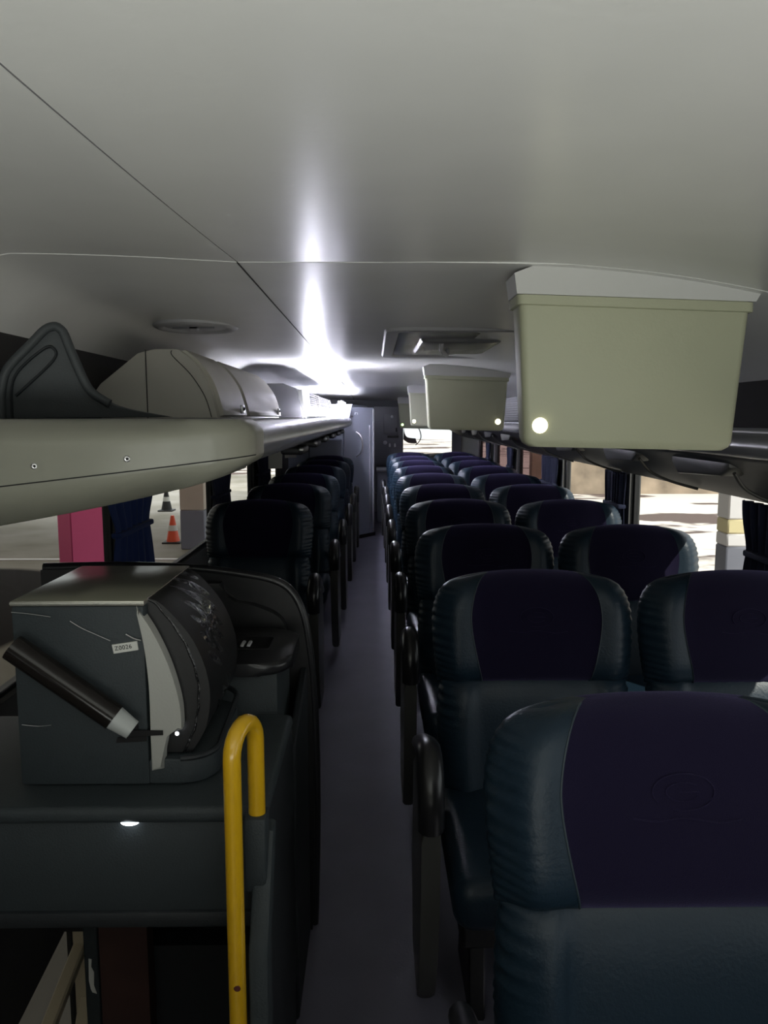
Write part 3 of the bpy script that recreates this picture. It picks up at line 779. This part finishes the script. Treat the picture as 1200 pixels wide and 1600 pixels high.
# ================================================================== CONSOLE, LEFT FOREGROUND
t = thing('service_counter', 'blue-grey service counter over the stairwell with a rounded edge and downlight', 'counter', (0, 0, 0))
bm = B(); box(bm, WL + 0.01, -0.195, 1.315, 1.76, 0.768, 0.80, 0.012, 3); obj('worktop', bm, 'console', t)
bm = B(); box(bm, WL + 0.01, -0.225, 1.335, 1.36, 0.585, 0.768, 0.006, 2); obj('front_apron', bm, 'console', t)
bm = B(); box(bm, WL + 0.01, -0.225, 1.328, 1.37, 0.555, 0.588, 0.008, 2); obj('apron_edge', bm, 'console_dark', t)
bm = B(); prism(bm, [(1.325, 0.768), (1.325, 0.62), (1.23, 0.55), (1.20, 0.40), (1.20, -0.3), (1.76, -0.3), (1.76, 0.768)], 'x', -0.222, -0.197, 0.006, 2); obj('side_panel', bm, 'console_dark', t)
bm = B(); prism(bm, [(1.33, 0.77), (1.29, 0.77), (1.19, 0.60), (1.19, 0.0), (1.23, 0.0), (1.23, 0.6)], 'x', -0.2135, -0.180, 0.006, 2); obj('corner_post', bm, 'console', t)
bm = B(); disc_dome(bm, (-0.448, 1.330, 0.765), 0.016, 0.006, (0, -0.45, -1)); o = obj('downlight', bm, 'lamp_cold', t); o['label'] = 'small lit downlight under the counter edge'

# coffee machine
t = thing('drink_dispenser', 'blue-grey boxy drink dispenser wrapped in clear film on the counter', 'dispenser', (0, 0, 0.80))
bm = B(); box(bm, -0.675, -0.43, 1.40, 1.74, 0.002, 0.352, 0.005, 2); obj('body', bm, 'console', t)
bm = B(); prism(bm, [(-0.676, 1.398), (-0.672, 1.742), (-0.425, 1.742), (-0.428, 1.398)], 'z', 0.352, 0.362, 0.003, 2); o = obj('top_plate', bm, 'steel', t); o['label'] = 'pale metal top plate'
# hood profile in x,z
hp = cat([(-0.435, 0.362), (-0.40, 0.345), (-0.345, 0.275), (-0.318, 0.19), (-0.325, 0.11), (-0.355, 0.055)], 6)
bm = B(); ny = 12
def hood(u, v):
    x, z = hp[int(u)]; k = 1 - 0.10 * (2 * v - 1) ** 4
    wr = 0.0022 * math.sin(z * 60 + v * 17) * math.sin(v * 13 + z * 90)
    cx_ = -0.44
    return (cx_ + (x - cx_) * k * (1.0 if v > 0.04 else 0.93) + wr, 1.425 + 0.30 * v, z)
grid(bm, hood, range(len(hp)), [i / 30 for i in range(31)])
va_ = [v for v in bm.verts if abs(v.co.y - 1.425) < 1e-4]
o = obj('front_hood', bm, 'wrap', t, angle=80); o['label'] = 'black curved hood under wrinkled clear film'
so = o.modifiers.new('thick', 'SOLIDIFY'); so.thickness = 0.004
bm = B(); inner = [(-0.437, 0.35), (-0.437, 0.06), (-0.36, 0.06)] 
prism(bm, hp + [(-0.435, 0.055)], 'y', 1.428, 1.722); obj('hood_core', bm, 'shell', t)
# white crescent trim facing the viewer
outer = cat([(-0.443, 0.352), (-0.412, 0.30), (-0.385, 0.235), (-0.368, 0.165), (-0.366, 0.112)], 6)
inner = [(-0.400, 0.104), (-0.402, 0.035), (-0.426, 0.03)] + cat([(-0.424, 0.11), (-0.424, 0.20), (-0.431, 0.28), (-0.443, 0.345)], 5)
bm = B(); prism(bm, outer + inner, 'y', 1.396, 1.424, 0.006, 3); o = obj('side_trim', bm, 'trim_white', t); o['label'] = 'pale curved trim strip'
bm = B(); ps = [(-0.43, 1.402)] + arc(-0.37, 1.462, 0.06, -90, 0, 8) + arc(-0.37, 1.66, 0.06, 0, 90, 8) + [(-0.43, 1.72)]
prism(bm, ps, 'z', 0.002, 0.052, 0.005, 2); 
obj('drip_tray', bm, 'console', t)
bm = B(); tube(bm, [(x, y, 0.054 + 0.03 * max(0, (y - 1.50) / 0.22)) for x, y in ps[1:-1]], 0.006, 8); obj('tray_rim', bm, 'console_dark', t)
bm = B(); cyl(bm, (-0.365, 1.47, 0.085), (-0.365, 1.47, 0.055), 0.010, 0.007, 12); obj('spout', bm, 'shell', t)
bm = B(); disc_dome(bm, (-0.378, 1.41, 0.100), 0.004, 0.003, (0, -1, 0), 10, 3); obj('spout_light', bm, 'lamp_cold', t)
# label with code, tape, film creases
bm = B(); prism(bm, [(-0.487, 0.262), (-0.441, 0.269), (-0.443, 0.286), (-0.490, 0.279)], 'y', 1.3965, 1.3995); lb = obj('sticker', bm, 'paper', t, sm=False); lb['label'] = 'small white sticker reading Z0026'
fc = bpy.data.curves.new('code_text', 'FONT'); fc.body = 'Z0026'; fc.size = 0.0115; fc.extrude = 0.0002; fc.space_character = 1.1
tmp = bpy.data.objects.new('tmp', fc); C.objects.link(tmp); bpy.context.view_layer.update()
me = bpy.data.meshes.new_from_object(tmp.evaluated_get(bpy.context.evaluated_depsgraph_get())); bpy.data.objects.remove(tmp)
tx = bpy.data.objects.new('code_text', me); C.objects.link(tx); me.materials.append(M['ink'])
tx.parent = lb; tx.location = (-0.4845, 1.3958, 0.2680); tx.rotation_euler = (R90, -math.radians(8.5), 0)
bm = B()
prism(bm, [(-0.490, 0.088), (-0.432, 0.091), (-0.432, 0.101), (-0.487, 0.098)], 'y', 1.3955, 1.3985)
prism(bm, [(-0.463, 0.101), (-0.400, 0.104), (-0.400, 0.113), (-0.460, 0.114)], 'y', 1.393, 1.3955)
box(bm, -0.4545, -0.4475, 1.3955, 1.3985, 0.114, 0.128)
obj('tape_strip', bm, 'tape', t, sm=False)
bm = B()
tube(bm, [(x, 1.3955, z) for x, z in cat([(-0.565, 0.325), (-0.545, 0.312), (-0.52, 0.300), (-0.492, 0.287)], 4)], 0.0008, 5)
tube(bm, [(x, 1.3955, z) for x, z in cat([(-0.672, 0.342), (-0.64, 0.339), (-0.60, 0.333)], 4)], 0.0008, 5)
tube(bm, [(x, 1.3955, z) for x, z in cat([(-0.665, 0.125), (-0.635, 0.122), (-0.610, 0.124)], 4)], 0.0006, 5)
tube(bm, [(x, 1.3935, z) for x, z in cat([(-0.462, 0.300), (-0.448, 0.292), (-0.435, 0.288)], 4)], 0.0012, 5)
obj('film_crease', bm, 'metal', t)

# cup tube taped diagonally
t = thing('cup_tube', 'dark glossy cup tube taped diagonally across the dispenser, white cup at its lower end', 'cup tube', (0, 0, 0.80))
p0 = Vector((-0.660, 1.366, 0.285)); p1 = Vector((-0.480, 1.366, 0.150)); d_ = (p1 - p0).normalized()
bm = B(); cyl(bm, p0, p1, 0.0245, 0.0245, 28); obj('tube', bm, 'tube', t)
bm = B(); cyl(bm, p1 - d_ * 0.002, p1 + d_ * 0.040, 0.0225, 0.018, 28); o = obj('paper_cup', bm, 'cup', t); o['label'] = 'white paper cup end'

# block and tray behind the dispenser
t = thing('storage_box', 'blue-grey box standing at the back of the service counter', 'box', (0, 0, 0.80))
bm = B(); box(bm, -0.72, -0.232, 1.77, 2.03, -0.2, 0.095, 0.006, 2); obj('body', bm, 'console', t)
t = thing('cup_holder_tray', 'glossy dark moulded tray with a cup holder recess on the rear box', 'tray', (0, 0, 0.896))
ps = [(-0.72, 1.74), (-0.30, 1.74)] + arc(-0.275, 1.815, 0.075, -90, 0, 8) + arc(-0.275, 1.98, 0.075, 0, 90, 6) + [(-0.72, 2.055)]
bm = B(); prism(bm, ps, 'z', 0.0, 0.032, 0.012, 4); obj('tray_body', bm, 'armpad', t)
bm = B(); L_ = [[(x - 0.32, y + 1.90, z) for x, y in rrect(w, h, 0.012)] for w, h, z in ((0.062, 0.055, 0.033), (0.058, 0.051, 0.036), (0.055, 0.048, 0.0335))]
ring_loft(bm, L_); obj('cup_recess', bm, 'shell', t)
for dx in (0.0, 0.016):
    bm = B(); box(bm, -0.335 + dx, -0.326 + dx, 1.86, 1.90, 0.036, 0.042, 0.002, 1); obj('rib', bm, 'light_grey', t)
bm = B(); tube(bm, [(x, y, 0.034) for x, y in [(-0.50, 1.96), (-0.375, 1.96), (-0.395, 1.84), (-0.50, 1.83)]], 0.002, 6); obj('moulded_line', bm, 'armpanel', t)

# modesty partition behind
t = thing('partition_panel', 'black partition panel with a rounded glossy rim between console and first single seat', 'partition', (0, 0, 0))
rimp = cat([(-0.92, 1.085), (-0.70, 1.088), (-0.50, 1.080), (-0.36, 1.062), (-0.28, 1.045), (-0.235, 1.015), (-0.205, 0.955), (-0.188, 0.86), (-0.176, 0.72), (-0.170, 0.5), (-0.172, 0.25), (-0.180, 0.0)], 6)
bm = B(); prism(bm, [(x - 0.004, z - 0.004 * (z > .01)) for x, z in rimp] + [(-0.92, 0.0)], 'y', 2.10, 2.14); obj('panel', bm, 'shell', t)
bm = B(); tube(bm, [(x, 2.115, max(z, 0.012)) for x, z in rimp], 0.013, 10); o = obj('rim', bm, 'armpad', t)
bm = B(); P = cat([(-0.42, 1.03), (-0.395, 1.0), (-0.33, 0.985), (-0.275, 0.962), (-0.25, 0.935), (-0.245, 0.90)], 5) + [(-0.245, 0.80), (-0.80, 0.80), (-0.80, 1.05), (-0.42, 1.05)]
prism(bm, P, 'y', 2.065, 2.10, 0.006, 2); obj('inner_shelf_moulding', bm, 'shell', t)
bm = B(); prism(bm, [(1.76, 0.0), (2.10, 0.0), (2.10, 0.80), (1.76, 0.72)], 'x', -0.21, -0.19, 0.004, 1); obj('side_skirt', bm, 'console_dark', t)

# yellow grab rail
t = thing('grab_rail', 'yellow tubular grab rail hooking over beside the stairwell', 'handrail', (-0.232, 1.19, 0))
bm = B()
pts = [(0.0, 0, -0.3), (0, 0, 0.4), (0.0, 0, 0.92)] + [(0.0 + 0.013 * (1 - math.cos(a)), 0.040 * (1 - math.cos(a)), 0.95 + 0.042 * math.sin(a)) for a in [math.pi * k / 10 for k in range(11)]] + [(0.026, 0.08, 0.90), (0.026, 0.08, 0.80)]
tube(bm, pts, 0.0148, 18); obj('rail', bm, 'yellow', t)
bm = B(); disc_dome(bm, (0.002, -0.0142, 0.59 - 0.035), 0.006, 0.0012, (0, -1, 0), 12, 3); o = obj('chipped_spot', bm, 'rust', t); o['label'] = 'dark red chip in the yellow paint'
bm = B(); box(bm, 0.006, 0.044, 0.055, 0.105, 0.68, 0.815, 0.006, 2); obj('socket', bm, 'console', t)

# stairwell below the counter
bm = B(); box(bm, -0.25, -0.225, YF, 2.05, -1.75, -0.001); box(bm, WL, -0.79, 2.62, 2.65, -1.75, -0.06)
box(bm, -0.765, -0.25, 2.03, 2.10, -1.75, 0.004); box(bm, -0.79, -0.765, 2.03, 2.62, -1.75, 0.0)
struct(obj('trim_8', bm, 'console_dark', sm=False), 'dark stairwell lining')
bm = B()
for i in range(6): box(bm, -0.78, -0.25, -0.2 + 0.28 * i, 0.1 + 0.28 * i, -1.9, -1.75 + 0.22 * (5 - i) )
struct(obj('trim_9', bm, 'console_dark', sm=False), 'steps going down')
bm = B(); box(bm, -0.763, -0.63, 1.97, 2.029, -0.9, 0.55); struct(obj('trim_10', bm, 'wood', sm=False), 'brown stairwell panel')
bm = B(); box(bm, -0.803, -0.766, 1.96, 2.029, -1.7, 0.55, 0.004, 1); struct(obj('trim_11', bm, 'console'), 'grey post beside the stairwell window')
t = thing('torn_label', 'ragged pale torn label stuck on the grey post in the stairwell', 'label', (-0.795, 1.958, 0))
bm = B(); prism(bm, [(0.004, -0.045), (0.006, 0.02), (0.014, 0.018), (0.012, -0.005), (0.019, -0.02), (0.017, -0.06), (0.024, -0.085), (0.012, -0.08), (0.008, -0.07)], 'y', -0.0005, 0.0015); obj('paper', bm, 'paper', t, sm=False)
# low stairwell window on the left
bm = B(); x0_, x1_ = WL - 0.06, WL
box(bm, x0_, x1_, 1.3, 1.98, -1.9, 0.30); box(bm, x0_, x1_, 2.57, 2.9, -1.9, 0.30)
box(bm, x0_, x1_, 1.98, 2.57, -1.9, -1.0)
prism(bm, [(1.98, 0.30), (1.98, -0.285), (2.57, -0.205), (2.57, 0.30)], 'x', x0_, x1_)
struct(obj('wall_left_lower', bm, 'wall_dark', sm=False))
wn_i[0] += 1
bm = B(); prism(bm, [(1.98, -0.52), (1.98, -0.56), (2.57, -0.40), (2.57, -0.36)], 'x', WL - 0.03, WL + 0.015, 0.006, 1); prism(bm, [(2.25, -1.0), (2.29, -1.0), (2.57, -0.62), (2.57, -0.55)], 'x', WL - 0.02, WL + 0.03, 0.006, 1)
box(bm, WL - 0.03, WL + 0.01, 2.55, 2.59, -1.0, -0.21)
f = obj('window_%d' % wn_i[0], bm, 'beige_trim'); struct(f, 'low stairwell window with beige frame')
bm = B(); box(bm, WL - 0.045, WL - 0.040, 1.98, 2.57, -1.0, -0.2); obj('pane', bm, 'glass', f, sm=False)

# ================================================================== REAR CABIN
t = thing('toilet_cabin', 'grey-blue toilet cabin with a tall door at the end of the left seats', 'cabin', (0, 0, 0))
ps = [(WL + 0.01, 9.30), (-0.42, 9.30)] + cat([(-0.42, 9.30), (-0.33, 9.32), (-0.28, 9.42), (-0.26, 9.55)], 5)[1:] + [(-0.10, 10.2), (-0.10, 11.0), (WL + 0.01, 11.0)]
bm = B(); prism(bm, ps, 'z', 0.0, 1.655, 0.004, 1); obj('body', bm, 'cabin', t)
# door leaf: slanted plane from (-0.30,9.33) to (-0.03,10.0)
def along(p, q, a): return (p[0] + (q[0] - p[0]) * a, p[1] + (q[1] - p[1]) * a)
dp, dq = Vector((-0.36, 9.26, 0)), Vector((-0.01, 9.72, 0)); dn = Vector((dq.y - dp.y, -(dq.x - dp.x), 0)).normalized()
ex = (dq - dp).normalized(); W = (dq - dp).length
def slab(bm, a0, a1, z0, z1, o0, o1, bev=0.0):
    pts = [dp + ex * a0 + dn * o0, dp + ex * a1 + dn * o0, dp + ex * a1 + dn * o1, dp + ex * a0 + dn * o1]
    prism(bm, [(p.x, p.y) for p in pts], 'z', z0, z1, bev, 2); return bm
bm = B(); slab(bm, 0.0, W, 0.04, 1.62, -0.03, 0.0, 0.008); dr = obj('door', bm, 'cabin', t); dr['label'] = 'slanted grey-blue toilet door'
bm = B(); hp_ = [dp + ex * (W * .40) + dn * o for o in (0.0, 0.045, 0.055, 0.045, 0.0)]
tube(bm, cat([tuple(hp_[0] + Vector((0, 0, 1.32))), tuple(hp_[1] + Vector((0.02, 0, 1.27))), tuple(hp_[2] + Vector((0.03, 0, 1.17))), tuple(hp_[3] + Vector((0.02, 0, 1.07))), tuple(hp_[4] + Vector((0, 0, 1.02)))], 5), 0.012, 10); h_ = obj('door_handle', bm, 'metal', dr)
bm = B(); slab(bm, W - 0.085, W - 0.072, 0.05, 1.40, -0.001, 0.006, 0.002); slab(bm, W - 0.02, W + 0.0, 0.05, 1.6, -0.001, 0.01, 0.002); obj('edge_strip', bm, 'light_grey', dr)
bm = B(); slab(bm, -0.04, W + 0.02, 0.0, 0.04, -0.06, 0.01); obj('threshold', bm, 'shell', t)
bm = B(); prism(bm, [(-0.60, 1.47), (-0.30, 1.47), (-0.26, 1.655), (-0.62, 1.655)], 'y', 9.24, 9.30, 0.01, 2); o = obj('header_panel', bm, 'cabin', t)
bm = B(); prism(bm, [(-0.425, 1.605), (-0.295, 1.605), (-0.32, 1.562), (-0.40, 1.562)], 'y', 9.225, 9.24, 0.003, 1); l_ = obj('cabin_lamp', bm, 'cabin_dark', t)
bm = B(); disc_dome(bm, (-0.37, 9.225, 1.575), 0.014, 0.008, (0, -1, 0), 14, 3); obj('lamp_lens', bm, 'lamp_cold', l_)
bm = B()
for dx in (0, 0.03): box(bm, -0.235 + dx, -0.228 + dx, 9.23, 9.24, 1.53, 1.55)
box(bm, -0.235, -0.198, 9.23, 9.24, 1.55, 1.556); slab(bm, 0.12, 0.17, 1.5, 1.52, 0.0, 0.004); obj('door_sign', bm, 'cabin_dark', t)
bm = B(); box(bm, -0.78, -0.38, 9.18, 9.30, 0.94, 1.24, 0.02, 3); obj('folding_panel', bm, 'cabin', t)

t = thing('rear_bulkhead', 'dark grey bulkhead cupboard at the end of the aisle beside the rear window', 'cupboard', (0, 0, 0))
bm = B(); box(bm, 0.0, 0.42, 11.8, 12.2, 0.76, 1.66, 0.01, 2); obj('body', bm, 'cabin_dark', t)
bm = B(); box(bm, 0.14, 0.36, 11.775, 11.8, 1.24, 1.55, 0.01, 2); d = obj('door', bm, 'cabin_dark', t)
bm = B(); disc_dome(bm, (0.27, 11.775, 1.51), 0.022, 0.012, (0, -1, 0)); obj('keyhole', bm, 'light_grey', d)
bm = B(); box(bm, 0.325, 0.345, 11.765, 11.775, 1.28, 1.34, 0.003, 1); obj('door_catch', bm, 'shell', d)
bm = B(); disc_dome(bm, (0.165, 11.8, 1.115), 0.030, 0.014, (0, -1, 0)); obj('gauge', bm, 'light_grey', t)
for x in (0.235, 0.315):
    bm = B(); cyl(bm, (x, 11.79, 1.10), (x, 11.77, 1.05), 0.012, 0.016, 12); obj('tap', bm, 'metal', t)
bm = B(); box(bm, 0.2, 0.37, 11.78, 11.8, 1.19, 1.225, 0.004, 1); obj('ledge', bm, 'shell', t)
t = thing('washstand', 'pale narrow washstand below the dark bulkhead cupboard', 'washstand', (0, 0, 0))
bm = B(); box(bm, 0.04, 0.26, 11.0, 11.6, 0.0, 0.72, 0.01, 2); obj('cabinet_body', bm, 'cabin', t)
bm = B(); box(bm, 0.03, 0.27, 10.98, 11.6, 0.72, 0.755, 0.008, 2); obj('basin_top', bm, 'light_grey', t)
bm = B(); box(bm, 0.118, 0.126, 10.995, 11.0, 0.2, 0.6); obj('door_gap', bm, 'shell', t, sm=False)
bm = B(); box(bm, -0.10, WR, 12.2, 12.295, -0.001, 0.3); struct(obj('baseboard_rear', bm, 'cabin_dark', sm=False))
t = thing('rear_shelf', 'dark grey moulded shelf with a wavy top below the rear window', 'shelf', (0, 0, 0))
bm = B(); prism(bm, [(0.42, 0.3)] + cat([(0.42, 0.935), (0.60, 0.93), (0.80, 0.89), (0.95, 0.93), (1.10, 0.935), (1.36, 0.92)], 5) + [(1.36, 0.3)], 'y', 11.9, 12.2, 0.01, 2); obj('moulding', bm, 'wall', t)

# ================================================================== OUTSIDE
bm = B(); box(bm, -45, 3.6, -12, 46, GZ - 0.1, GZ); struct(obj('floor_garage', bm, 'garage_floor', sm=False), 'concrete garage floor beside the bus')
bm = B(); box(bm, 3.6, 90, -12, 120, GZ - 0.1, GZ); box(bm, -45, 3.6, 46, 120, GZ - .1, GZ); struct(obj('floor_yard', bm, 'asphalt', sm=False), 'sunlit yard')
bm = B(); box(bm, -45, 3.6, -14, 30, 4.2, 4.5); struct(obj('ceiling_garage', bm, 'canopy', sm=False), 'garage roof slab')
bm = B(); box(bm, -45.2, -45, -14, 50, GZ, 4.4); box(bm, -45, 3.6, -14.2, -14, GZ, 4.4); struct(obj('wall_garage', bm, 'canopy', sm=False), 'garage walls')
def column(lab, x, y, w, bands, rz=0):
    t = thing('garage_column', lab, 'column', (x, y, GZ), rz)
    for nm, z0, z1, m in bands:
        bm = B(); box(bm, -w / 2, w / 2, -w / 2, w / 2, z0, z1, 0.02, 1); obj(nm, bm, m, t)
column('bright pink square column outside the left window', -5.82, 15.3, 0.77, [('shaft', 0, 6.1, 'pink')], math.radians(-50))
column('beige column with a grey base outside the left window, beside the cones', -4.70, 20, 0.62, [('painted_base', 0, 1.02, 'col_grey'), ('shaft', 1.02, 6.1, 'col_top')])
column('white column with a yellow band and grey base outside the right window', 5.05, 10.6, 0.36, [('painted_base', 0, 1.62, 'col_grey'), ('white_band', 1.62, 1.80, 'col_white'), ('yellow_band', 1.80, 2.0, 'col_yellow'), ('shaft', 2.0, 4.5, 'col_white')])
def cone(lab, x, y, h, m):
    t = thing('traffic_cone', lab, 'cone', (x, y, GZ), 0)
    bm = B(); box(bm, -h * .33, h * .33, -h * .33, h * .33, 0, h * 0.06, 0.01, 1); obj('foot', bm, 'cone_dark', t)
    bm = B(); tube(bm, [(0, 0, h * .06), (0, 0, h)], [h * .24, h * .06], 20); b_ = obj('cone_body', bm, m, t)
    bm = B(); tube(bm, [(0, 0, h * .45), (0, 0, h * .65)], [h * .175, h * .14], 20); obj('reflective_band', bm, 'paper', b_)
cone('orange traffic cone on the garage floor, the nearer of the two', -5.50, 20.8, 0.75, 'cone')
cone('small dark traffic cone farther back on the garage floor', -7.6, 28, 0.8, 'cone_dark')
bm = B(); box(bm, -14, -4.0, 18.2, 18.35, GZ, GZ + 0.02, 0.0); tag(obj('floor_line', bm, 'col_white', sm=False), 'thin pale line painted on the garage floor', 'floor marking')
t = thing('boundary_wall', 'brown blurry wall and planting far across the sunlit yard', 'wall', (0, 0, GZ))
bm = B(); box(bm, 7, 70, 34, 34.6, 0, 5.0); obj('masonry', bm, 'facade', t, sm=False)
t = thing('litter_bin', 'dull red bin beside the white column', 'bin', (4.72, 10.2, GZ))
bm = B(); tube(bm, [(0, 0, 0), (0, 0, 1.22)], [0.13, 0.16], 20); obj('body', bm, 'col_red' if 'col_red' in M else 'wood', t)
bm = B(); tube(bm, [(0, 0, 1.22), (0, 0, 1.27)], [0.17, 0.17], 20); obj('lid', bm, 'shell', t)
